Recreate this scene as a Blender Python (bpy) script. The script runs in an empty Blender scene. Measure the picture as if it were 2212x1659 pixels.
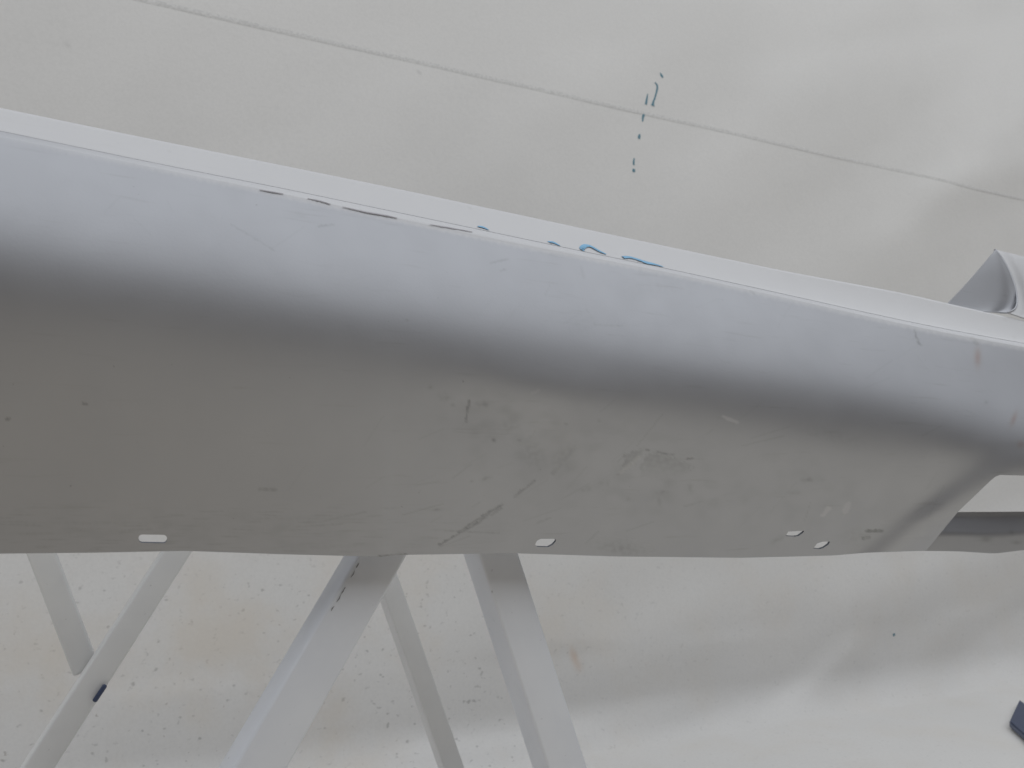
import bpy, bmesh, math, random
import numpy as np
from mathutils import Vector, Matrix

# ------------------------------------------------------------------ camera
W, H, F = 2212.0, 1659.0, 1720.0          # photograph measured on a 2212 x 1659 grid, focal length in those pixels
CAM = np.array([0.0, 0.0, 0.62])
YAW, PITCH = math.radians(24.0), math.radians(7.3)
FWD = np.array([math.sin(YAW)*math.cos(PITCH), math.cos(YAW)*math.cos(PITCH), math.sin(PITCH)])
RGT = np.array([math.cos(YAW), -math.sin(YAW), 0.0])
UPV = np.cross(RGT, FWD)

scene = bpy.context.scene
COL = scene.collection
cd = bpy.data.cameras.new('camera'); cam = bpy.data.objects.new('camera', cd); COL.objects.link(cam)
cd.sensor_width = 36.0; cd.lens = 36.0*F/W; cd.clip_start = 0.02; cd.clip_end = 60
M = Matrix(((RGT[0], UPV[0], -FWD[0], CAM[0]), (RGT[1], UPV[1], -FWD[1], CAM[1]),
            (RGT[2], UPV[2], -FWD[2], CAM[2]), (0, 0, 0, 1)))
cam.matrix_world = M
cd.dof.use_dof = True; cd.dof.focus_distance = 0.78; cd.dof.aperture_fstop = 11
scene.camera = cam

# ------------------------------------------------------------------ world, lamps, exposure
w = bpy.data.worlds.new('World'); scene.world = w; w.use_nodes = True
bg = w.node_tree.nodes['Background']; bg.inputs[0].default_value = (0.90, 0.72, 0.76, 1); bg.inputs[1].default_value = 0.035

def area(name, loc, target, sx, sy, power, col):
    l = bpy.data.lights.new(name, 'AREA'); l.shape = 'RECTANGLE'; l.size = sx; l.size_y = sy
    l.energy = power; l.color = col
    o = bpy.data.objects.new(name, l); COL.objects.link(o); o.location = loc
    o.rotation_euler = (Vector(target)-Vector(loc)).to_track_quat('-Z', 'Y').to_euler()
    return o
area('tent_roof_softlight', (0.5, -0.45, 2.80), (0.5, -0.45, 0), 9.0, 4.3, 152, (0.94, 0.972, 1.0))
scene.view_settings.view_transform = 'Standard'; scene.view_settings.look = 'None'
scene.view_settings.exposure = 0.0; scene.view_settings.gamma = 1.0
scene.view_settings.use_curve_mapping = False
scene.render.engine = 'CYCLES'

# ------------------------------------------------------------------ pixel helpers
def ray(px, py):
    px = np.asarray(px, float); py = np.asarray(py, float)
    return (FWD + ((px-W/2)/F)[..., None]*RGT + ((H/2-py)/F)[..., None]*UPV)
def project(P):
    d = np.asarray(P)-CAM; z = d@FWD; z = np.where(z > 0.05, z, 0.05)
    return W/2+F*(d@RGT)/z, H/2-F*(d@UPV)/z
BA = math.radians(62.0)                    # long axis of the bumper, to the right of the camera axis
FH = np.array([math.sin(YAW), math.cos(YAW), 0.0])
BDIR = math.sin(BA)*RGT + math.cos(BA)*FH  # along the bumper
BNRM = -math.cos(BA)*RGT + math.sin(BA)*FH # into the scene, away from the viewer
P0 = CAM + 0.75*FH
def onplane(px, py, off=0.0):
    r = ray(px, py); off = np.asarray(off, float)
    t = ((P0-CAM)@BNRM + off)/(r@BNRM)
    return CAM + t[..., None]*r
def pt(px, py, off=0.0): return Vector(onplane(np.array(px), np.array(py), off))
def interp(pts, x):
    a = np.array(pts, float); x = np.asarray(x, float)
    y = np.interp(x, a[:, 0], a[:, 1])
    s0 = (a[1, 1]-a[0, 1])/(a[1, 0]-a[0, 0]); s1 = (a[-1, 1]-a[-2, 1])/(a[-1, 0]-a[-2, 0])
    y = np.where(x < a[0, 0], a[0, 1]+s0*(x-a[0, 0]), y)
    return np.where(x > a[-1, 0], a[-1, 1]+s1*(x-a[-1, 0]), y)
def smooth(e0, e1, x):
    t = np.clip((x-e0)/(e1-e0), 0, 1); return t*t*(3-2*t)
def segd(x, y, x1, y1, x2, y2):
    dx, dy = x2-x1, y2-y1; t = np.clip(((x-x1)*dx+(y-y1)*dy)/(dx*dx+dy*dy+1e-9), 0, 1)
    return np.hypot(x-x1-t*dx, y-y1-t*dy)
rng = np.random.default_rng(7)
def softnoise(x, y, scale, seed):
    r = np.random.default_rng(seed); v = np.zeros_like(x)
    for k in range(7):
        a = r.uniform(0, 2*math.pi); f = r.uniform(.6, 1.6)/scale; p = r.uniform(0, 6.28)
        v = v + np.sin((x*math.cos(a)+y*math.sin(a))*f*2*math.pi+p)
    return v/3.0

# ------------------------------------------------------------------ materials
def newmat(name):
    m = bpy.data.materials.new(name); m.use_nodes = True
    nt = m.node_tree; return m, nt, nt.nodes['Principled BSDF']
def N(nt, t, **kw):
    n = nt.nodes.new(t)
    for k, v in kw.items():
        if k in n.inputs: n.inputs[k].default_value = v
        else: setattr(n, k, v)
    return n
def mixcol(nt, fac, a, b):
    n = nt.nodes.new('ShaderNodeMix'); n.data_type = 'RGBA'
    for s, v in ((0, fac), (6, a), (7, b)):
        if hasattr(v, 'links') or hasattr(v, 'is_linked'): nt.links.new(v, n.inputs[s])
        else: n.inputs[s].default_value = v
    return n.outputs[2]
def ramp(nt, src, p0, p1, v0=0.0, v1=1.0):
    n = nt.nodes.new('ShaderNodeMapRange'); n.interpolation_type = 'SMOOTHSTEP'
    n.inputs[1].default_value = p0; n.inputs[2].default_value = p1; n.inputs[3].default_value = v0; n.inputs[4].default_value = v1
    nt.links.new(src, n.inputs[0]); return n.outputs[0]
def noise(nt, co, scale, detail=3.0, rough=.55):
    n = N(nt, 'ShaderNodeTexNoise'); n.inputs['Scale'].default_value = scale; n.inputs['Detail'].default_value = detail
    n.inputs['Roughness'].default_value = rough
    nt.links.new(co, n.inputs['Vector']); return n.outputs['Fac']
def mapping(nt, co, scale, rot=(0, 0, 0)):
    n = N(nt, 'ShaderNodeMapping'); n.inputs['Scale'].default_value = scale; n.inputs['Rotation'].default_value = rot
    nt.links.new(co, n.inputs['Vector']); return n.outputs[0]
def mul(nt, a, b, op='MULTIPLY'):
    n = nt.nodes.new('ShaderNodeMath'); n.operation = op; n.use_clamp = True
    for i, v in enumerate((a, b)):
        if isinstance(v, (int, float)): n.inputs[i].default_value = v
        else: nt.links.new(v, n.inputs[i])
    return n.outputs[0]
def attr(nt, name):
    n = nt.nodes.new('ShaderNodeAttribute'); n.attribute_name = name; return n

def bumper_material():
    m, nt, b = newmat('silver_grey_bumper_paint')
    co = N(nt, 'ShaderNodeTexCoord').outputs['Object']
    base = (0.415, 0.424, 0.452, 1)
    big = noise(nt, co, 9, 4)
    c = mixcol(nt, ramp(nt, big, .35, .75), base, (0.405, 0.414, 0.442, 1))
    # rubbed dirt, brushed marks and stains
    st = noise(nt, mapping(nt, co, (14, 14, 170)), 1.0, 3)
    c = mixcol(nt, mul(nt, ramp(nt, st, .60, .78), .22), c, (0.26, 0.26, 0.26, 1))
    sp = noise(nt, co, 240, 2)
    c = mixcol(nt, mul(nt, ramp(nt, sp, .76, .80), .35), c, (0.16, 0.16, 0.17, 1))
    c = mixcol(nt, mul(nt, attr(nt, 'smudge').outputs['Fac'], .72), c, (0.115, 0.125, 0.115, 1))
    c = mixcol(nt, attr(nt, 'pale').outputs['Fac'], c, (0.74, 0.735, 0.74, 1))  # pale wear, plus painted-in brightness of lip, flange and wing
    c = mixcol(nt, attr(nt, 'rust').outputs['Fac'], c, (0.30, 0.15, 0.09, 1))
    nt.links.new(c, b.inputs['Base Color'])
    met = N(nt, 'ShaderNodeMath'); met.operation = 'SUBTRACT'; met.use_clamp = True; met.inputs[0].default_value = .72
    nt.links.new(attr(nt, 'pale').outputs['Fac'], met.inputs[1]); nt.links.new(met.outputs[0], b.inputs['Metallic'])
    rn = noise(nt, co, 30, 4)
    nt.links.new(ramp(nt, rn, .3, .7, .485, .515), b.inputs['Roughness'])
    bp = N(nt, 'ShaderNodeBump'); bp.inputs['Strength'].default_value = .10; bp.inputs['Distance'].default_value = .0006
    nt.links.new(noise(nt, co, 420, 2), bp.inputs['Height']); nt.links.new(bp.outputs[0], b.inputs['Normal'])
    return m

def tarp_material():
    m, nt, b = newmat('white_tarp_sheet')
    co = N(nt, 'ShaderNodeTexCoord').outputs['Object']
    big = noise(nt, co, 1.6, 4)
    c = mixcol(nt, ramp(nt, big, .3, .7), (0.75, 0.742, 0.73, 1), (0.715, 0.708, 0.696, 1))
    fine = noise(nt, mapping(nt, co, (1, 1, 1)), 160, 3)
    c = mixcol(nt, mul(nt, ramp(nt, fine, .35, .7), .12), c, (0.52, 0.52, 0.51, 1))
    d = attr(nt, 'dirt_bounce').outputs['Fac']
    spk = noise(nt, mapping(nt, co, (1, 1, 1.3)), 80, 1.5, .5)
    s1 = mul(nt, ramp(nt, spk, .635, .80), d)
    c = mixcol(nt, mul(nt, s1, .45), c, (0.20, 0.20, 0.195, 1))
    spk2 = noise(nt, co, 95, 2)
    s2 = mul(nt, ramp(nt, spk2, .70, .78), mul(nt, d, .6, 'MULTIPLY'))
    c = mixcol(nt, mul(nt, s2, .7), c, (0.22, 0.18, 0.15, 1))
    bounce_film = mul(nt, ramp(nt, noise(nt, co, 5, 4), .4, .75), mul(nt, d, .6))  # dust film, its warm colour also painting in light bounced off the floor
    c = mixcol(nt, bounce_film, c, (0.68, 0.62, 0.54, 1))
    c = mixcol(nt, attr(nt, 'rust').outputs['Fac'], c, (0.55, 0.33, 0.18, 1))
    c = mixcol(nt, attr(nt, 'smudge').outputs['Fac'], c, (0.28, 0.28, 0.28, 1))
    nt.links.new(c, b.inputs['Base Color']); b.inputs['Roughness'].default_value = .6
    b.inputs['Specular IOR Level'].default_value = .35
    bp = N(nt, 'ShaderNodeBump'); bp.inputs['Strength'].default_value = .25; bp.inputs['Distance'].default_value = .002
    nt.links.new(noise(nt, co, 55, 4), bp.inputs['Height']); nt.links.new(bp.outputs[0], b.inputs['Normal'])
    return m

def painted_steel(name, c0, c1, rough=.35):
    m, nt, b = newmat(name)
    co = N(nt, 'ShaderNodeTexCoord').outputs['Object']
    c = mixcol(nt, ramp(nt, noise(nt, co, 14, 4), .35, .7), c0, c1)
    sp = noise(nt, co, 130, 3)
    c = mixcol(nt, mul(nt, ramp(nt, sp, .70, .78), .35), c, (0.22, 0.22, 0.24, 1))
    nt.links.new(c, b.inputs['Base Color'])
    nt.links.new(ramp(nt, noise(nt, co, 25, 3), .3, .7, rough-.06, rough+.08), b.inputs['Roughness'])
    bp = N(nt, 'ShaderNodeBump'); bp.inputs['Strength'].default_value = .2; bp.inputs['Distance'].default_value = .001
    nt.links.new(noise(nt, co, 90, 3), bp.inputs['Height']); nt.links.new(bp.outputs[0], b.inputs['Normal'])
    return m
def plain(name, col, rough=.5, var=.15):
    m, nt, b = newmat(name)
    co = N(nt, 'ShaderNodeTexCoord').outputs['Object']
    c2 = tuple(v*(1-var) for v in col[:3])+(1,)
    nt.links.new(mixcol(nt, ramp(nt, noise(nt, co, 180, 3), .35, .65), col, c2), b.inputs['Base Color'])
    b.inputs['Roughness'].default_value = rough
    return m
MB_ = bumper_material(); MT = tarp_material()
MS = painted_steel('white_painted_steel_tube', (0.76, 0.785, 0.835, 1), (0.72, 0.745, 0.80, 1))
MR = painted_steel('overspray_covered_steel_tube', (0.75, 0.755, 0.755, 1), (0.71, 0.715, 0.72, 1), .5)
MBLUE = plain('sky_blue_paint', (0.20, 0.47, 0.72, 1))
MTEAL = plain('dried_teal_paint', (0.10, 0.24, 0.31, 1))
MNAVY = plain('navy_plastic', (0.045, 0.065, 0.13, 1), .45)
MGREY = plain('bare_scraped_edge', (0.48, 0.47, 0.51, 1), .5)
MDIRT = plain('dirt_in_edge', (0.27, 0.27, 0.28, 1), .7)
MRIM = plain('dark_grey_blue_edge', (0.16, 0.18, 0.21, 1), .5)  # cut edges, darker and bluer than the skin
MRUB = plain('black_rubber', (0.03, 0.03, 0.03, 1), .7)

# ------------------------------------------------------------------ mesh helpers
def gridmesh(name, P, mat, parent=None, keep=None, attrs=None, thick=None, rim=None, NP=None):
    ny, nx = P.shape[:2]
    idx = np.arange(ny*nx).reshape(ny, nx)
    q = np.stack([idx[:-1, :-1], idx[1:, :-1], idx[1:, 1:], idx[:-1, 1:]], -1).reshape(-1, 4)
    if keep is not None: q = q[keep.reshape(-1)]
    F_ = q; V = P.reshape(-1, 3); mi = np.zeros(len(q), np.int32); src = np.arange(ny*nx)
    if thick:
        gu = np.gradient(NP if NP is not None else P, axis=1); gv = np.gradient(NP if NP is not None else P, axis=0)
        n = np.cross(gu, gv); n /= np.linalg.norm(n, axis=-1, keepdims=True)+1e-12
        n = np.where((n@BNRM)[..., None] > 0, n, -n).reshape(-1, 3)
        bk = V+n*thick; m0 = ny*nx
        e = np.concatenate([q[:, [0, 1]], q[:, [1, 2]], q[:, [2, 3]], q[:, [3, 0]]]); key = np.sort(e, 1); key = key[:, 0]*m0+key[:, 1]
        uq, first, cnt = np.unique(key, return_index=True, return_counts=True); ed = e[first[cnt == 1]]
        V = np.concatenate([V, bk, V, bk]); src = np.tile(src, 4)
        rimq = np.stack([ed[:, 1]+2*m0, ed[:, 0]+2*m0, ed[:, 0]+3*m0, ed[:, 1]+3*m0], -1)
        F_ = np.concatenate([q, q[:, ::-1]+m0, rimq]); mi = np.zeros(len(F_), np.int32)
        if rim is not None: mi[2*len(q):] = 1
    used = np.unique(F_); remap = -np.ones(len(V), int); remap[used] = np.arange(len(used))
    Vu = V[used]; q = remap[F_]
    me = bpy.data.meshes.new(name); me.vertices.add(len(Vu)); me.vertices.foreach_set('co', Vu.astype(np.float32).ravel())
    me.loops.add(q.size); me.loops.foreach_set('vertex_index', q.astype(np.int32).ravel())
    me.polygons.add(len(q)); me.polygons.foreach_set('loop_start', np.arange(0, q.size, 4, dtype=np.int32))
    me.materials.append(mat)
    if rim is not None: me.materials.append(rim); me.polygons.foreach_set('material_index', mi)
    for k, v in (attrs or {}).items():
        a = me.attributes.new(k, 'FLOAT', 'POINT'); a.data.foreach_set('value', np.clip(v.reshape(-1)[src[used]], 0, 1).astype(np.float32))
    me.polygons.foreach_set('use_smooth', np.ones(len(q), dtype=bool))
    me.update(); me.validate()
    o = bpy.data.objects.new(name, me); COL.objects.link(o)
    if parent: o.parent = parent; o.matrix_parent_inverse = Matrix.Translation(-parent.location)
    return o
def finish(name, bm, mat, parent=None, smoothed=False):
    bmesh.ops.recalc_face_normals(bm, faces=bm.faces)
    me = bpy.data.meshes.new(name); bm.to_mesh(me); bm.free(); me.materials.append(mat)
    if smoothed: me.polygons.foreach_set('use_smooth', [True]*len(me.polygons))
    o = bpy.data.objects.new(name, me); COL.objects.link(o)
    if parent: o.parent = parent; o.matrix_parent_inverse = Matrix.Translation(-parent.location)
    return o
def tube(name, a, b, wid, dep, mat, parent, up=None, bev=.0032):
    """square steel tube from a to b, its faces square to the stand's front plane"""
    a, b = Vector(a), Vector(b); d = (b-a).normalized(); n = Vector(up if up is not None else BNRM)
    n = (n-d*n.dot(d)).normalized(); s = d.cross(n)
    bm = bmesh.new(); vs = []
    for p in (a, b):
        for i, j in ((-1, -1), (1, -1), (1, 1), (-1, 1)): vs.append(bm.verts.new(p+s*(i*wid/2)+n*(j*dep/2)))
    for f in ((0, 1, 2, 3), (7, 6, 5, 4), (0, 4, 5, 1), (1, 5, 6, 2), (2, 6, 7, 3), (3, 7, 4, 0)): bm.faces.new([vs[i] for i in f])
    bmesh.ops.bevel(bm, geom=list(bm.edges), offset=bev, segments=3, affect='EDGES', profile=.5)
    o = finish(name, bm, mat, parent, True)
    o.data.set_sharp_from_angle(angle=math.radians(50)); return o
def empty(name, loc, label, cat, group=None):
    o = bpy.data.objects.new(name, None); COL.objects.link(o); o.location = loc; o.empty_display_size = .05
    o['label'] = label; o['category'] = cat
    if group: o['group'] = group
    return o
def ribbon(name, pts3, widths, nrm, thick, mat, parent):
    """a raised line of paint or a drip following pts3 on a surface with the given normal"""
    bm = bmesh.new(); n = Vector(nrm).normalized(); rows = []
    P = [Vector(p) for p in pts3]
    for i, p in enumerate(P):
        d = (P[min(i+1, len(P)-1)]-P[max(i-1, 0)]).normalized(); s = d.cross(n).normalized(); wv = widths[i]/2
        rows.append([bm.verts.new(p+s*(k*wv)+n*(thick*(1-abs(k)**2)+.0002)) for k in (-1, -.5, 0, .5, 1)])
    for r0, r1 in zip(rows, rows[1:]):
        for k in range(4): bm.faces.new((r0[k], r0[k+1], r1[k+1], r1[k]))
    return finish(name, bm, mat, parent, True)
def densify(pts, wid, n=6):
    a = np.array(pts, float); t = np.linspace(0, len(a)-1, n*(len(a)-1)+1); k = np.arange(len(a))
    def cr(v):
        v = np.asarray(v, float); out = []
        for tt in t:
            i = min(int(tt), len(a)-2); f = tt-i
            p0, p1, p2, p3 = v[max(i-1, 0)], v[i], v[i+1], v[min(i+2, len(a)-1)]
            out.append(.5*((2*p1)+(-p0+p2)*f+(2*p0-5*p1+4*p2-p3)*f*f+(-p0+3*p1-3*p2+p3)*f**3))
        return np.array(out)
    return cr(a[:, 0]), cr(a[:, 1]), np.maximum(np.interp(t, k, wid), .3)

# ------------------------------------------------------------------ the tarp: hangs behind, curves onto the floor
YW = 1.78
R = 0.10
xs = np.concatenate([np.linspace(-2.6, -.9, 60, endpoint=False), np.linspace(-.9, 3.0, 420), np.linspace(3.02, 4.4, 40)])
zw = np.linspace(2.95, R, 340); arc = np.linspace(0, math.pi/2, 16)[1:]
fy = np.concatenate([np.linspace(YW-R-.01, .9, 70), np.linspace(.88, .55, 14)])
prof = [(YW, z) for z in zw]+[(YW-R+R*math.cos(a), R-R*math.sin(a)) for a in arc]+[(y, 0.0) for y in fy]
prof = np.array(prof)
nrm = np.array([(-1, 0)]*len(zw)+[(-math.cos(a), math.sin(a)) for a in arc]+[(0, 1)]*len(fy), float)
X = np.broadcast_to(xs[None, :], (len(prof), len(xs)))
Y = np.broadcast_to(prof[:, :1], X.shape); Z = np.broadcast_to(prof[:, 1:], X.shape)
T0 = np.stack([X, Y, Z], -1)
px, py = project(T0); front = ((T0-CAM)@FWD) > .9
def fold(x1, y1, x2, y2, width, amp, skew=0.0):
    dx, dy = x2-x1, y2-y1; L = math.hypot(dx, dy); t = ((px-x1)*dx+(py-y1)*dy)/(L*L)
    d = ((px-x1)*dy-(py-y1)*dx)/L/width
    e = smooth(-.25, .15, t)*(1-smooth(.85, 1.25, t))
    g = np.exp(-d*d*np.where(d > 0, 1+skew, 1-skew)); return amp*g*e
D = np.zeros(px.shape)
for a in [(1480, 480, 1960, -60, 90, .008, .3), (1700, 520, 2200, 60, 80, -.007, .2), (1900, 560, 2300, 180, 70, .009, .4),
          (1250, 260, 1600, -60, 90, .005), (560, 330, 900, 40, 110, -.004), (200, 330, 420, -40, 120, .005),
          (2000, 420, 2330, 330, 50, .007), (1020, 420, 1250, 150, 80, .004), (1680, 120, 2212, 20, 60, -.005),
          (1690, 1560, 1850, 1390, 42, .016, .6), (1400, 1640, 2240, 1240, 75, -.009, .4), (1780, 1330, 2200, 1150, 90, .020, .3),
          (1250, 1480, 1800, 1230, 90, .010), (2050, 1450, 2290, 1290, 60, -.022, .3), (1180, 1600, 1500, 1520, 40, .008),
          (1950, 1200, 2260, 1060, 60, -.012), (900, 1640, 1250, 1600, 30, .010), (1300, 1330, 1500, 1220, 70, -.006)]:
    D += fold(*a)*(1.0 if a[1] < 700 else .85)
D = np.where(front, D, 0)
D = D + .0016*softnoise(X*1.0, Z+Y, .75, 3)+.0003*softnoise(X, Z+Y, .16, 5)
low = smooth(.05, .0, np.abs(Z-R)-.10)
D = D + low*.006*softnoise(X, Y*.3, .5, 11)
D = np.where((Z < .02) & (Y < YW-.35), D*.35, D)
TP = T0 + np.stack([np.zeros_like(D), nrm[:, :1]*D, nrm[:, 1:]*D], -1)
TP[..., 2] = np.maximum(TP[..., 2], .0)
dirt_bounce = smooth(.62, .30, Z)*smooth(1.4, .3, X)*1.0+smooth(.60, .2, Z)*.25  # mask for the dirt specks and the painted warm bounce low down
dirt_bounce = np.maximum(dirt_bounce, .35*smooth(.75, .35, Z))
def gauss(cx, cy, sx, sy, rot=0):
    c, s = math.cos(math.radians(rot)), math.sin(math.radians(rot)); u = (px-cx)*c+(py-cy)*s; v = -(px-cx)*s+(py-cy)*c
    return np.where(front, np.exp(-(u/sx)**2-(v/sy)**2), 0)
rust = .42*gauss(1240, 1418, 7, 18, -15)+.2*gauss(1250, 1440, 8, 12)
smd = .3*gauss(905, 157, 4, 4)+.2*gauss(145, 98, 5, 6)
tarp = gridmesh('tarp', TP, MT, attrs={'dirt_bounce': dirt_bounce, 'rust': rust, 'smudge': smd})
tarp['kind'] = 'structure'
mg, ntg, bg_ = newmat('beige_painted_concrete')
cog = N(ntg, 'ShaderNodeTexCoord').outputs['Object']
ntg.links.new(mixcol(ntg, ramp(ntg, noise(ntg, cog, 3, 6), .3, .7), (0.62, 0.55, 0.445, 1), (0.55, 0.485, 0.39, 1)), bg_.inputs['Base Color'])
bg_.inputs['Roughness'].default_value = .85
gv = np.array([[(-6, 4, -.004), (6, 4, -.004)], [(-6, -5, -.004), (6, -5, -.004)]], float)
ground = gridmesh('ground', gv, mg); ground['kind'] = 'structure'
# unseen cream sheet added front right, bouncing light onto the bumper's lower face
qx, qy = np.meshgrid(np.linspace(.28, 4.3, 90), np.linspace(.54, -1.9, 60))
qx = qx+.05*np.sin(qy*4)*(qx < .8)+.10*(.54-qy)
qz = .004+.003*np.clip(softnoise(qx, qy, .5, 8), -1, 1)
FS = np.stack([qx, qy, np.maximum(qz, .001)], -1)
msh, nts, bs = newmat('cream_bounce_sheet')
cos_ = N(nts, 'ShaderNodeTexCoord').outputs['Object']
nts.links.new(mixcol(nts, ramp(nts, noise(nts, cos_, 4, 5), .35, .7), (0.91, 0.85, 0.74, 1), (0.86, 0.80, 0.69, 1)), bs.inputs['Base Color'])
bs.inputs['Roughness'].default_value = .7
bsheet = gridmesh('bounce_sheet', FS, msh); bsheet['kind'] = 'structure'
DW = D[:340]
def tarp_pt(px_, py_):
    """where the pixel's ray meets the hanging part of the tarp"""
    r = ray(np.array(float(px_)), np.array(float(py_))); dv = 0.0
    for it in range(3):
        p = CAM+(YW-dv-CAM[1])/r[1]*r
        j = int(np.clip(np.searchsorted(xs, p[0])-1, 0, len(xs)-2)); fj = (p[0]-xs[j])/(xs[j+1]-xs[j])
        fi = np.clip((zw[0]-p[2])/(zw[0]-zw[1]), 0, 338.999); i = int(fi); fi -= i
        dv = (DW[i, j]*(1-fj)+DW[i, j+1]*fj)*(1-fi)+(DW[i+1, j]*(1-fj)+DW[i+1, j+1]*fj)*fi
    return Vector(p)
# welded seam running across the tarp
sx_ = np.linspace(230, 2330, 420)
sp_ = np.array([tarp_pt(x, -18+(x-230)*.2262) for x in sx_])
ribbon('welded_seam', [Vector(p) for p in sp_], [.012]*420, (0, -1, 0), .0004,
       plain('grey_weld_seam', (0.70, 0.695, 0.685, 1), .6), tarp)
def drip(pts, wid):
    X_, Y_, W_ = densify(pts, wid); z = 2.1
    ribbon('paint_drip', [tarp_pt(a, b) for a, b in zip(X_, Y_)], [v/F*z for v in W_], (0, -1, 0), .0009, MTEAL, tarp)
drip([(1426, 157), (1429, 163), (1432, 168)], [2, 7, 4])
drip([(1415, 178), (1420, 188), (1415, 210), (1411, 221), (1410, 229)], [4, 5, 4, 5, 10])
drip([(1399, 203), (1397, 215), (1395, 226)], [2, 5, 6])
drip([(1391, 247), (1389, 252), (1388, 263)], [7, 6, 3])
drip([(1382, 290), (1381, 294), (1380, 300)], [3, 7, 6])
drip([(1370, 342), (1369, 350), (1369, 357)], [3, 5, 4])
drip([(1369, 365), (1369, 368), (1369, 372)], [6, 8, 6])
drip([(1039, 1553), (1037, 1559), (1035, 1566)], [7, 11, 6])
drip([(1931, 1368), (1931, 1371), (1931, 1374)], [5, 8, 5])

# ------------------------------------------------------------------ the bumper cover
Tc = [(0, 235), (300, 297), (500, 337), (880, 414), (1100, 461), (1380, 521), (1700, 588), (1950, 634), (2050, 657), (2212, 694)]
C1 = [(0, 283), (380, 362), (600, 405), (1040, 497), (1300, 552), (1430, 578), (1700, 637), (1900, 682), (2050, 713), (2212, 742)]
C2 = [(0, 296), (300, 356), (560, 409), (860, 473), (1100, 525), (1300, 562), (1430, 586), (1700, 645), (1900, 690), (2050, 722), (2212, 751)]
Bc = [(0, 1196), (200, 1194), (400, 1190), (600, 1197), (830, 1203), (845, 1199), (1105, 1195), (1330, 1202), (1600, 1205), (1800, 1200),
      (1870, 1194), (1985, 1190), (2070, 1191), (2150, 1196), (2212, 1188), (2420, 1186)]
b0 = onplane(np.array(1106.), np.array(1195.))
bumper = empty('bumper_cover', (float(b0[0]), float(b0[1]), float(b0[2])),
               'scuffed silver grey car bumper cover resting on the white tube stand', 'bumper')
XL, XR = -330.0, 2420.0
ux = np.linspace(XL, XR, 860)
lip_n, body_n = 12, 300
vb = np.linspace(0, 1, body_n)
def sinterp(c, x, wpx=150.0):
    k = np.hanning(31); k /= k.sum(); return sum(kk*interp(c, x+dx) for kk, dx in zip(k, np.linspace(-wpx, wpx, 31)))
c1 = sinterp(C1, ux); c2 = sinterp(C2, ux); bb = sinterp(Bc, ux, 22.0)
rows_y = np.concatenate([c1[None]+(c2-c1)[None]*np.linspace(0, 1, lip_n, endpoint=False)[:, None], c2[None]+(bb-c2)[None]*vb[:, None]], 0)
VV = np.concatenate([np.repeat(np.linspace(-.02, 0, lip_n, endpoint=False)[:, None], len(ux), 1), np.repeat(vb[:, None], len(ux), 1)], 0)
UX = np.broadcast_to(ux[None], rows_y.shape)
zdep = .75/(1-(ux-W/2)/F/math.tan(BA))
Hm = (sinterp(Bc, ux, 200.0)-c2)*zdep/F
sh = sinterp([(0, 0), (880, .035), (1750, .085), (1950, .115), (2130, .195), (2300, .27)], ux, 200.0)
def tilt(v):
    vs = v[:, None]-sh[None]*smooth(0, .3, v)[:, None]
    k = np.array([(-.2, 30), (0, 29), (.06, 27), (.14, 21), (.22, 12), (.30, 2), (.36, -5), (.42, -11), (.52, -16), (.65, -20), (.80, -22.5), (.90, -22), (.95, -18), (1.0, -15)])
    g = np.linspace(-.2, 1, 300); t = np.interp(g, k[:, 0], k[:, 1])
    t = np.convolve(np.pad(t, 20, mode='edge'), np.hanning(41)/np.hanning(41).sum(), 'valid')
    return np.radians(np.interp(vs, g, t))
tl = tilt(vb)
dO = np.tan(tl)*Hm[None]/(body_n-1)
Ob = -np.concatenate([np.zeros((1, len(ux))), np.cumsum(.5*(dO[1:]+dO[:-1]), 0)], 0)
s = np.linspace(0, 1, lip_n, endpoint=False)[:, None]
Ol = (.0105*(1-s)**1.6+0*UX[:lip_n])*interp([(0, 1), (1400, .8), (2212, 1.1)], ux)[None]
OO = np.concatenate([Ol, Ob], 0)
y = rows_y
def gz(cx, cy, sx, sy, rot=0):
    c, s_ = math.cos(math.radians(rot)), math.sin(math.radians(rot)); u = (UX-cx)*c+(y-cy)*s_; v = -(UX-cx)*s_+(y-cy)*c
    return np.exp(-(u/sx)**2-(v/sy)**2)
# dents and the pressed ridge near the grille opening
OO = OO - .0030*gz(1210, 856, 230, 60, 8) + .0032*gz(1165, 965, 70, 60, 40) - .0016*gz(1250, 945, 90, 40, 10) + .0022*gz(1420, 1040, 130, 60, 5)
OO = OO - .0026*gz(1750, 960, 230, 80, 12) + .0016*gz(1030, 880, 70, 60)
dr = ((UX-1930)*(1010-1190)-(y-1190)*(2150-1930))/math.hypot(220, 180)*-1   # signed distance right of the ridge line
OO = OO - .013*np.exp(-((dr-6)/46)**2)*smooth(960, 1130, y) + .004*smooth(-160, -40, dr)*smooth(950, 1100, y)*smooth(120, 0, dr)
OO = OO + .00022*softnoise(UX, y, 520, 2)
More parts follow.
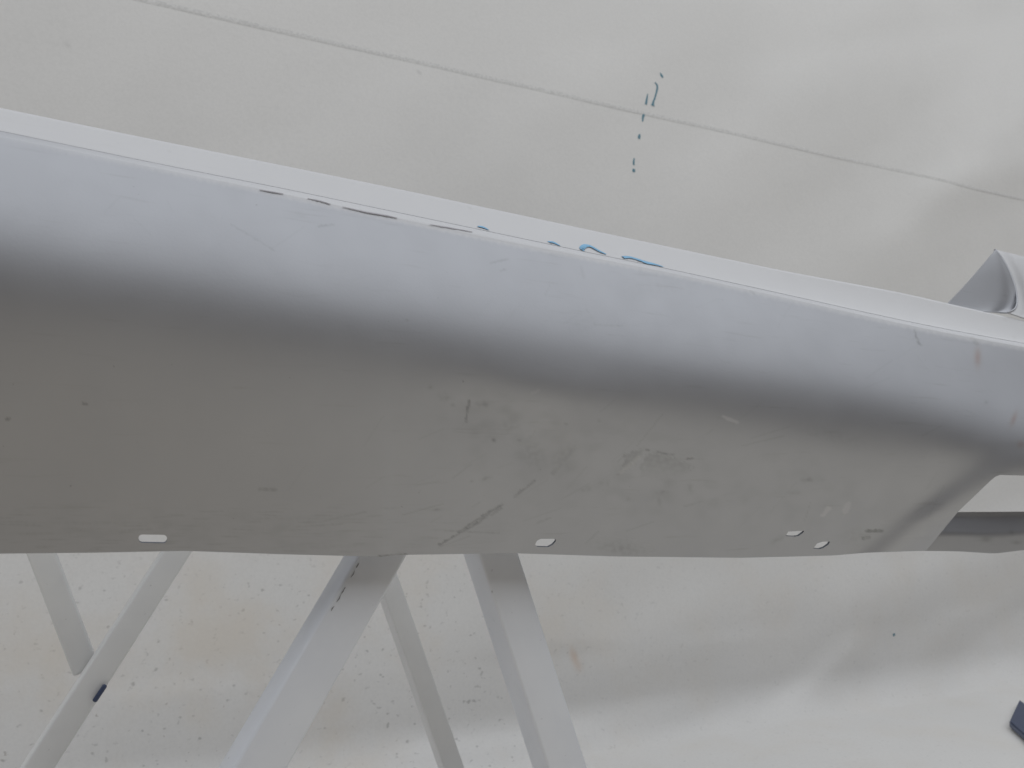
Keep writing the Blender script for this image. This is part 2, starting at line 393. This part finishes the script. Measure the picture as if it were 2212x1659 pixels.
# slots and grille opening: signed distances, negative inside
def rot(cx, cy, a):
    c, s_ = math.cos(math.radians(a)), math.sin(math.radians(a)); return (UXm-cx)*c+(Ym-cy)*s_, -(UXm-cx)*s_+(Ym-cy)*c
def rbox(u, v, hx, hy, r):
    qx, qy = np.abs(u)-hx+r, np.abs(v)-hy+r
    return np.hypot(np.maximum(qx, 0), np.maximum(qy, 0))+np.minimum(np.maximum(qx, qy), 0)-r
def poly(pts):
    p = np.array(pts, float); d = np.full(UXm.shape, 1e9); ins = np.zeros(UXm.shape, bool)
    for i in range(len(p)):
        x1, y1 = p[i]; x2, y2 = p[(i+1) % len(p)]
        d = np.minimum(d, segd(UXm, Ym, x1, y1, x2, y2))
        c = ((y1 > Ym) != (y2 > Ym)) & (UXm < (x2-x1)*(Ym-y1)/(y2-y1+1e-9)+x1); ins ^= c
    return np.where(ins, -d, d)
def sdf(a, b):
    global UXm, Ym
    UXm, Ym = a, b
    u, v = rot(330, 1164, 1); d = rbox(u, v, 31, 9, 8.5)
    d = np.minimum(d, poly([(1156, 1176), (1160, 1168), (1168, 1164), (1200, 1164), (1201, 1169), (1194, 1177), (1184, 1182), (1160, 1181)]))
    d = np.minimum(d, poly([(1697, 1158), (1703, 1148), (1737, 1147), (1736, 1150), (1725, 1158), (1716, 1159)]))
    d = np.minimum(d, poly([(1757, 1185), (1765, 1174), (1778, 1170), (1793, 1170), (1790, 1176), (1780, 1183), (1771, 1186)]))
    d = np.minimum(d, poly([(2069, 1106), (2140, 1038), (2150, 1030), (2160, 1026), (2520, 1036), (2520, 1330), (1950, 1330), (1992, 1200), (2012, 1176)]))
    return d
gx, gy = UX.copy(), y.copy()
fc = lambda a: .25*(a[:-1, :-1]+a[1:, :-1]+a[1:, 1:]+a[:-1, 1:])
keep = sdf(fc(gx), fc(gy)) > 0
touch = np.zeros(gx.shape, bool); gone = np.zeros(gx.shape, bool)
for sl in ((slice(None, -1), slice(None, -1)), (slice(1, None), slice(None, -1)), (slice(1, None), slice(1, None)), (slice(None, -1), slice(1, None))):
    touch[sl] |= keep; gone[sl] |= ~keep
rim = touch & gone
for it in range(3):
    d = sdf(gx, gy); ex = (sdf(gx+.5, gy)-d)/.5; ey = (sdf(gx, gy+.5)-d)/.5; n2 = np.maximum(ex*ex+ey*ey, .2)
    gx = np.where(rim, gx-d*ex/n2, gx); gy = np.where(rim, gy-d*ey/n2, gy)
BP = onplane(gx, gy, OO)
# wear, dirt, painted dent shading and lip highlight, each with its own shape
sm = np.zeros(gx.shape); pale = np.zeros(gx.shape); rs = np.zeros(gx.shape)
jit = softnoise(gx, gy, 14, 21); jit2 = softnoise(gx, gy, 5, 22)
def line(x1, y1, x2, y2, wd, st, rough=1.0):
    global sm
    d = segd(gx+jit*1.2*rough, gy+jit2*.8*rough, x1, y1, x2, y2); sm = np.maximum(sm, st*(1-smooth(wd*.5, wd*.5+2.5, d))*(.75+.25*np.clip(jit2*1.4+.5, 0, 1)))
def blob(cx, cy, sx, sy, st, r=0):
    global sm
    sm = np.maximum(sm, st*gz(cx, cy, sx, sy, r)*(.7+.3*np.clip(jit+.5, 0, 1)))
for a in [(1013, 866, 1010, 885, 5, .75), (1010, 885, 1006, 912, 2, .7), (1085, 1090, 1058, 1106, 2.5, .6), (1083, 1098, 1062, 1112, 3, .4), (1058, 1106, 1032, 1130, 4, .55), (1048, 1116, 1036, 1122, 8, .35), (1035, 1128, 948, 1177, 2, .75),
          (1058, 1104, 990, 1150, 1.5, .6), (950, 1176, 955, 1174, 4, .7), (1156, 1038, 1112, 1073, 2.5, .5), (1125, 1060, 1112, 1073, 4, .4), (1240, 968, 1195, 1022, 8, .25),
          (500, 486, 540, 508, 1.5, .22), (540, 508, 592, 541, 1.2, .2), (688, 489, 720, 485, 1.8, .35), (1060, 568, 1096, 560, 1.6, .35), (1080, 585, 1092, 582, 1.4, .3),
          (1268, 668, 1286, 704, 1.4, .18), (1286, 702, 1345, 704, 1.2, .2), (1975, 714, 1980, 730, 2.2, .6), (1980, 730, 1988, 746, 2.0, .6), (1870, 1147, 1905, 1147, 4.5, .8),
          (1866, 1163, 1876, 1161, 6, .7), (1190, 1118, 1160, 1130, 1.4, .3), (960, 1146, 1080, 1152, 1.5, .25), (560, 1057, 595, 1058, 5, .35), (180, 872, 188, 873, 3.5, .6),
          (15, 905, 21, 905, 4, .6), (1396, 972, 1402, 972, 2.5, .7), (1420, 976, 1440, 981, 2, .6), (1440, 981, 1455, 982, 2.5, .55), (1483, 992, 1497, 990, 2, .6),
          (700, 1125, 790, 1106, 2, .22), (640, 1138, 740, 1132, 1.5, .2), (1480, 1094, 1520, 1082, 1.4, .25), (2100, 730, 2110, 742, 7, .3), (1255, 577, 1262, 600, 4, .14), (1620, 628, 1628, 634, 3, .35),
          (100, 1198, 130, 1196, 3, .3), (818, 1202, 880, 1198, 3, .7), (240, 1148, 330, 1143, 1.6, .2), (330, 1118, 400, 1113, 1.4, .2), (0, 1132, 90, 1136, 1.5, .22)]: line(*a)
for a in [(1045, 873, 16, 7, .42), (1066, 951, 4, 4.5, .8), (1121, 950, 5, 4, .7), (879, 692, 2.6, 2.6, .8), (1222, 916, 4, 2.5, .8), (1050, 1034, 10, 5, .35, -20), (1018, 1040, 4, 2, .5, -20),
          (1100, 920, 22, 16, .22), (1150, 975, 26, 45, .20, -30), (1215, 985, 34, 16, .22, -40), (1266, 1056, 14, 6, .35, -10), (1300, 1044, 22, 7, .22, -15), (1430, 1064, 16, 5, .40), (1425, 1078, 6, 16, .25),  # the tall slanted blob paints in the dent's shading
          (1490, 1055, 8, 10, .30), (1360, 1078, 9, 6, .30), (1745, 1036, 14, 6, .40), (1775, 1036, 7, 4, .28), (1715, 1064, 16, 5, .28), (960, 858, 14, 9, .28), (978, 876, 5, 5, .35), (930, 836, 6, 5, .3),
          (1340, 1185, 50, 14, .32, 8), (1680, 1165, 16, 6, .28, -30), (945, 1100, 9, 3, .4, -10), (1295, 908, 4, 4, .35), (2130, 1165, 12, 7, .4), (2172, 1150, 5, 5, .3), (2130, 870, 4, 4, .35), (1800, 940, 80, 14, .10, 15), (1850, 1160, 40, 20, .15),
          (1500, 735, 70, 20, .05), (1265, 690, 30, 40, .08), (1420, 620, 90, 24, .07), (640, 1120, 150, 5, .12), (200, 1130, 200, 4, .14), (80, 1152, 120, 4, .12), (720, 1180, 130, 5, .12, -2)]: blob(*a)
pa = smooth(1, -2, poly([(1335, 1035), (1345, 1005), (1352, 985), (1372, 972), (1392, 970), (1386, 984), (1365, 1005)])+jit*5) if False else None
UXm, Ym = gx+jit*5, gy+jit2*4
pA = poly([(1328, 1036), (1345, 1002), (1350, 982), (1372, 972), (1392, 969), (1386, 986), (1360, 1010)])
pB = poly([(1392, 986), (1410, 978), (1440, 982), (1468, 992), (1492, 1004), (1500, 1010), (1470, 1030), (1420, 1040), (1380, 1030)])
sm = np.maximum(sm, .34*smooth(2, -3, pA)); sm = np.maximum(sm, .30*smooth(2, -2, pB)*smooth(1045, 990, gy))
brush = np.clip(np.sin((gy-gx*.16)*1.1+jit*2), 0, 1)
sm = np.maximum(sm, .28*brush*gz(1350, 1180, 65, 20, 8))
flow = np.clip(softnoise(gx*.08, gy, 9, 33)-.45, 0, 1)*smooth(1060, 1120, gy)*smooth(1250, 700, gx)
sm = np.maximum(sm, .22*flow)
for a in [(1380, 988, 1342, 1020, 5, .14), (1562, 900, 1592, 912, 2.5, .22), (1790, 1098, 1778, 1112, 5, .18), (1832, 1090, 1825, 1105, 9, .12), (1150, 850, 1165, 842, 2, .10)]:
    pale = np.maximum(pale, a[5]*(1-smooth(a[4]*.5, a[4]*.5+4, segd(gx+jit*2, gy, *a[:4]))))
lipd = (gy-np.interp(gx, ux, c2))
pale = np.maximum(pale, (1-smooth(-2, 12, lipd+jit*1.2))*interp([(0, .10), (350, .35), (700, .5), (1300, .45), (1600, .35), (2212, .45)], gx)*(.92+.08*jit2))  # worn pale lip, with its highlight put into the colour
rs = np.maximum(.38*gz(2112, 772, 7, 20), .35*gz(2190, 905, 5, 16, 20)); rs = np.maximum(rs, .25*gz(2205, 960, 8, 8))
cl = np.clip(softnoise(gx, gy, 120, 41)*.6+.4, 0, 1)*np.clip(softnoise(gx, gy, 45, 42)*.6+.5, 0, 1)
haze_d = gz(1330, 1010, 280, 90, 8)*.22*cl+gz(1080, 900, 130, 70)*.16*cl+gz(1760, 1060, 160, 60)*.14*cl+gz(500, 1140, 600, 45)*.14*cl
fs = np.zeros(gx.shape); r5 = np.random.default_rng(5)
for k in range(70):          # fine handling scratches
    cx, cy = (r5.normal(1300, 380), r5.normal(1040, 90)) if k < 44 else (r5.uniform(100, 2100), r5.uniform(.05, .4))
    if k >= 44: cy = np.interp(cx, ux, c2)+cy*420
    an = r5.normal(-.55, .35) if k < 44 else r5.uniform(-1.2, 1.2); L = r5.uniform(8, 46); st = r5.uniform(.08, .24)*(1 if k < 44 else .5)
    dd = segd(gx+jit*.8, gy, cx-L*math.cos(an), cy-L*math.sin(an), cx+L*math.cos(an), cy+L*math.sin(an))
    fs = np.maximum(fs, st*(1-smooth(.2, 2.2, dd)))
sm = np.clip(np.maximum(np.maximum(sm*(.55+.45*np.clip(jit*.7+.6, 0, 1)), haze_d), fs), 0, .9)
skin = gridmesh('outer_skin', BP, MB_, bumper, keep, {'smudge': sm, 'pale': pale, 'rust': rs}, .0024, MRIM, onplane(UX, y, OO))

# bar under the grille opening, set a little behind the skin
o_ref = float(np.interp(1985, ux, OO[-1]))+.004
nb = 40; bxx = np.linspace(1975, 2420, 160); tb = np.linspace(0, 1, nb)[:, None]
byt = sinterp([(1940, 1108), (2069, 1106), (2420, 1104)], bxx, 20.); byb = bb_ = sinterp(Bc, bxx, 22.)
BY = byt[None]+(byb-byt)[None]*tb; BX = np.broadcast_to(bxx[None], BY.shape)
tiltb = np.interp(tb[:, 0], [0, .10, .16, .25, .50, .58, .66, 1], [3, 4, 19, 23, 19, 2, -9, -9])
hb = .088*1.08/1.72*np.tan(np.radians(tiltb))/nb*(0.9)
BO = o_ref+.0015-np.cumsum(hb)[:, None]*1.0-.006*np.exp(-(tb/.05)**2)*0+0*BX
bs_ = np.zeros(BX.shape)
for cx, cy, sx1, sy1, st in [(2130, 1165, 12, 6, .45), (2185, 1150, 5, 5, .3), (2196, 1172, 10, 4, .4)]:
    bs_ = np.maximum(bs_, st*np.exp(-((BX-cx)/sx1)**2-((BY-cy)/sy1)**2))
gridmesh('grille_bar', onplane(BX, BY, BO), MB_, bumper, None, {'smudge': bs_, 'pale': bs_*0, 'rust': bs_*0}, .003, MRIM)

# top flange: rises from the groove behind the lip, then turns back level
fn = 26
fx = np.linspace(XL, XR, 420); ft = sinterp(Tc, fx, 90.0); fb = sinterp(C1, fx)-.7
sf = np.linspace(0, 1, fn)[:, None]                      # 0 at the top edge
fyy = ft[None]+(fb-ft)[None]*sf; FX = np.broadcast_to(fx[None], fyy.shape)
zf = .75/(1-(fx-W/2)/F/math.tan(BA)); hf = (fb-ft)*zf/F
scoop = smooth(1350, 1900, fx)
ob = .0125*interp([(0, 1), (1400, .85), (2212, 1.1)], fx)
prof_f = (1-sf)**(1-.35*scoop[None])*1.0
FO = ob[None]+hf[None]*1.05*prof_f
fsm = np.zeros(FX.shape)
for cx, cy, r_, st in [(257, 310, 2.5, .5), (365, 327, 2, .5), (388, 350, 2.2, .6), (1015, 450, 2, .6), (1330, 548, 2, .3), (1492, 552, 2.4, .4), (1940, 633, 4, .4), (2040, 654, 3, .5), (2010, 660, 3, .4), (2170, 690, 3, .4), (2190, 728, 3, .4), (315, 307, 9, .08)]:
    fsm = np.maximum(fsm, st*np.exp(-((FX-cx)**2+(fyy-cy)**2)/(r_*r_)))
FP = onplane(FX, fyy, FO)
top = FP[0]
back = []
for k, (bk, dn) in enumerate(((.0015, -.0004), (.004, -.002), (.03, -.006), (.07, -.012))):
    back.append(top+BNRM*bk+np.array([0, 0, dn]))
FPa = np.concatenate([np.array(back[::-1]), FP], 0)
fsm = np.concatenate([np.zeros((4, len(fx))), fsm], 0)
gridmesh('top_flange', FPa, MB_, bumper, None, {'smudge': fsm, 'pale': np.full(fsm.shape, .55), 'rust': fsm*0}, .0025)  # paled all over: brightness of the upturned face put into the colour

# corner wing with its pocket at the far end
def patch(name, fpos, nu, nv, pl=0.0, thick=.002):
    u = np.linspace(0, 1, nu)[None, :]+np.zeros((nv, 1)); v = np.linspace(0, 1, nv)[:, None]+np.zeros((1, nu))
    a, b, o_ = fpos(u, v); z_ = np.zeros(a.shape)
    return gridmesh(name, onplane(a, b, o_), MB_, bumper, None, {'smudge': z_, 'pale': z_+pl, 'rust': z_}, thick)
rim_pts = [(2150, 539), (2166, 560), (2181, 588), (2193, 622), (2197, 650), (2192, 667), (2178, 675)]
rx_, ry_, _ = densify(rim_pts, [1]*7, 5); rt = np.linspace(0, 1, len(rx_))
def wing(u, v):
    a0 = np.interp(v, rt, rx_); b0_ = np.interp(v, rt, ry_)
    a1 = 2400+0*v; b1 = 600+v*150
    a = a0+(a1-a0)*u; b = b0_+(b1-b0_)*u
    o_ = .047+.060*(1-v)+.030*u*(1-v)-.004*np.sin(np.clip(u*9, 0, 1)*math.pi)*(1-v)
    return a, b, o_
patch('corner_wing', wing, 60, 40, .45)  # wing paled likewise, painting in the light on its upward slope
base = [(2046, 657), (2075, 664), (2110, 671), (2145, 676), (2178, 676)]
def pocket(u, v):     # v 0 tip -> 1 base ; u 0 left slanting edge -> 1 rim
    lx = 2150+(2046-2150)*v; ly = 540+(657-540)*v+3*np.sin(v*math.pi)
    rxv = np.interp(v, rt, rx_); ryv = np.interp(v, rt, ry_)
    a = lx+(rxv-lx)*u; b = ly+(ryv-ly)*u+smooth(.6, 1, v)*np.sin(u*math.pi)*5
    o_ = .060+.026*(1-v)+.003*np.exp(-((u-.86)/.12)**2)*v+.004*(1-u)*v
    return a, b, o_
patch('wing_pocket', pocket, 40, 40, 0.0)
rp = [onplane(np.array(a), np.array(b), .046+.058*(1-t)) for a, b, t in zip(rx_, ry_, rt)]
def pipe(name, pts, rad, mat, parent):
    bm = bmesh.new(); P = [Vector(p) for p in pts]; rings = []
    for i, p in enumerate(P):
        d = (P[min(i+1, len(P)-1)]-P[max(i-1, 0)]).normalized(); n = Vector(BNRM); n = (n-d*n.dot(d)).normalized(); s_ = d.cross(n)
        rings.append([bm.verts.new(p+(s_*math.cos(k*math.pi/5)+n*math.sin(k*math.pi/5))*rad) for k in range(10)])
    for r0, r1 in zip(rings, rings[1:]):
        for k in range(10): bm.faces.new((r0[k], r0[(k+1) % 10], r1[(k+1) % 10], r1[k]))
    bm.faces.new(rings[0]); bm.faces.new(rings[-1][::-1])
    return finish(name, bm, mat, parent, True)
pipe('pocket_rim', rp, .0015, MB_, bumper)

# paint strokes and bare scraped edge along the lip
def surf_off(a, b, grid_o, gX, gY):
    i = np.argmin((gX-a)**2+(gY-b)**2); return grid_o.reshape(-1)[i]
def strokes(name, pts, wid, mat, on='flange', th=.00025):
    X_, Y_, W_ = densify(pts, wid); P3 = []
    for a, b in zip(X_, Y_):
        o_ = surf_off(a, b, FO, FX, fyy) if on == 'flange' else surf_off(a, b, OO, UX, y)
        P3.append(pt(a, b, o_-.0006))
    zz = .75/(1-(X_.mean()-W/2)/F/math.tan(BA))
    n = -BNRM+np.array([0, 0, .9 if on == 'flange' else .6])
    ribbon(name, P3, [v/F*zz for v in W_], n, th, mat, bumper)
strokes('blue_paint_stroke', [(1032, 489), (1044, 491), (1056, 497)], [4, 8, 2], MBLUE)
strokes('blue_paint_stroke', [(1183, 522), (1196, 524), (1210, 531)], [3, 9, 2], MBLUE)
strokes('blue_paint_stroke', [(1262, 541), (1257, 537), (1264, 531), (1276, 532), (1292, 541), (1309, 549)], [9, 13, 12, 9, 9, 4], MBLUE)
strokes('blue_paint_stroke', [(1346, 556), (1362, 556), (1385, 563), (1396, 567), (1415, 571), (1432, 576)], [10, 8, 9, 12, 7, 3], MBLUE)
for a in ([(560, 409), (585, 413), (612, 418)], [(664, 428), (690, 433), (714, 440)], [(740, 446), (790, 457), (830, 464), (858, 470)], [(928, 484), (970, 491), (1020, 500)]):
    strokes('scraped_edge', [(p, q+1) for p, q in a], [1.5]+[4.5]*(len(a)-2)+[2.5], MGREY, 'skin')

# ------------------------------------------------------------------ the tube stand under the bumper
OF, OR_ = .083, .43
g0 = onplane(np.array(900.), np.array(1195.), OF)
stand = empty('panel_stand', (float(g0[0]), float(g0[1]), 0.0), 'white painted tube stand with splayed legs holding up the bumper cover', 'stand')
def tofloor(a, b):
    a, b = Vector(a), Vector(b); t = (a.z-.012)/(a.z-b.z); return a+(b-a)*t
def leg(p, q, off, wd, mat, floor=True):
    a = pt(*p, off); b = pt(*q, off); e = tofloor(a, b) if floor else b
    o = tube('leg', a, e, wd, wd, mat, stand)
    if floor:
        n = Vector(BNRM); bx = bmesh.new(); bmesh.ops.create_cube(bx, size=1.0)
        bmesh.ops.scale(bx, vec=(wd*1.5, wd*1.25, .024), verts=bx.verts)
        bmesh.ops.bevel(bx, geom=list(bx.edges), offset=.004, segments=2, affect='EDGES')
        bmesh.ops.rotate(bx, cent=(0, 0, 0), matrix=Matrix.Rotation(math.atan2(BDIR[1], BDIR[0]), 3, 'Z'), verts=bx.verts)
        bmesh.ops.translate(bx, vec=Vector((e.x, e.y, .0125)), verts=bx.verts)
        f = finish('rubber_foot', bx, MRUB, o); f.matrix_parent_inverse = Matrix.Identity(4)
    return o
def at_height(pxx, z, off):
    """point of the stand plane in pixel column pxx (taken at the horizon) at height z"""
    p = onplane(np.array(float(pxx)), np.array(1050.), off); return Vector((p[0], p[1], z))
ZR = .640
l1 = leg((965, 931), (545, 1659), OF, .042, MS)
l2 = leg((972, 926), (1209, 1659), OF, .042, MS)
l3 = leg((508, 993), (80, 1659), OR_, .030, MR)
l5 = leg((746, 1000), (975, 1659), OR_+.031, .030, MR)
l4 = leg((20, 1010), (186, 1446), OR_+.0305, .028, MR, False)
tube('top_rail', at_height(250, ZR, OF+.03), at_height(1560, ZR, OF+.03), .04, .04, MS, stand)
tube('top_rail', at_height(-120, ZR, OR_+.015), at_height(1350, ZR, OR_+.015), .04, .04, MS, stand)
for q in (420, 1200):
    a = at_height(q, ZR, OF+.05); b = a+Vector(BNRM)*(OR_-OF-.055)
    tube('cross_bar', a, b, .03, .03, MS, stand, (0, 0, 1))
for q in (560, 1330):
    a = at_height(q, ZR+.02, OF-.015)
    i = int(np.argmin(np.hypot(FPa[1, :, 0]-a.x, FPa[1, :, 1]-a.y))); zt = float(FPa[1, i, 2])-.004
    a2 = Vector((float(FPa[1, i, 0]), float(FPa[1, i, 1]), ZR-.01))
    tube('support_post', a2, Vector((a2.x, a2.y, zt)), .022, .022, MS, stand)
tp = pt(213, 1498, OR_-.019); tq = pt(228, 1479, OR_-.019); tr = pt(203, 1516, OR_-.019)
tube('latch_tab', tr, tq, .0055, .005, MNAVY, stand, None, .002)
# dirt caught along the near leg's edge
def edge_dirt(p, q, off, n, seed):
    r = random.Random(seed)
    for k in range(n):
        t = r.random()**1.7; L = r.uniform(.03, .12); a = (p[0]+(q[0]-p[0])*t, p[1]+(q[1]-p[1])*t); b = (p[0]+(q[0]-p[0])*(t+L), p[1]+(q[1]-p[1])*(t+L))
        w_ = r.uniform(.0006, .0013)
        ribbon('edge_chip', [pt(*a, off), pt((a[0]+b[0])/2+r.uniform(-2, 2), (a[1]+b[1])/2, off), pt(*b, off)], [w_*.3, w_, w_*.3], -BNRM, .0002, MDIRT, stand)
edge_dirt((783, 1203), (700, 1347), OF-.0214, 9, 3)

# ------------------------------------------------------------------ navy box standing on the tarp at the side
def floorpt(a, b, h=0.0):
    r = ray(np.array(float(a)), np.array(float(b))); t = (h-CAM[2])/r[2]; return CAM+t*r
c0 = floorpt(2180, 1558, .02); d1 = floorpt(2212, 1489, .02)-c0; d2 = floorpt(2212, 1586, .02)-c0
d1 = d1/np.linalg.norm(d1)*.27; d2 = d2/np.linalg.norm(d2)*.36
bm = bmesh.new(); lo = []; hi = []
for p in (c0, c0+d1, c0+d1+d2, c0+d2):
    lo.append(bm.verts.new((p[0], p[1], .004))); hi.append(bm.verts.new((p[0], p[1], .02)))
bm.faces.new(lo); bm.faces.new(hi)
for k in range(4): bm.faces.new((lo[k], lo[(k+1) % 4], hi[(k+1) % 4], hi[k]))
bmesh.ops.bevel(bm, geom=list(bm.edges), offset=.003, segments=2, affect='EDGES')
mat_ = finish('navy_board', bm, MNAVY, None)
mat_['label'] = 'corner of a flat dark navy board lying on the tarp floor'; mat_['category'] = 'board'
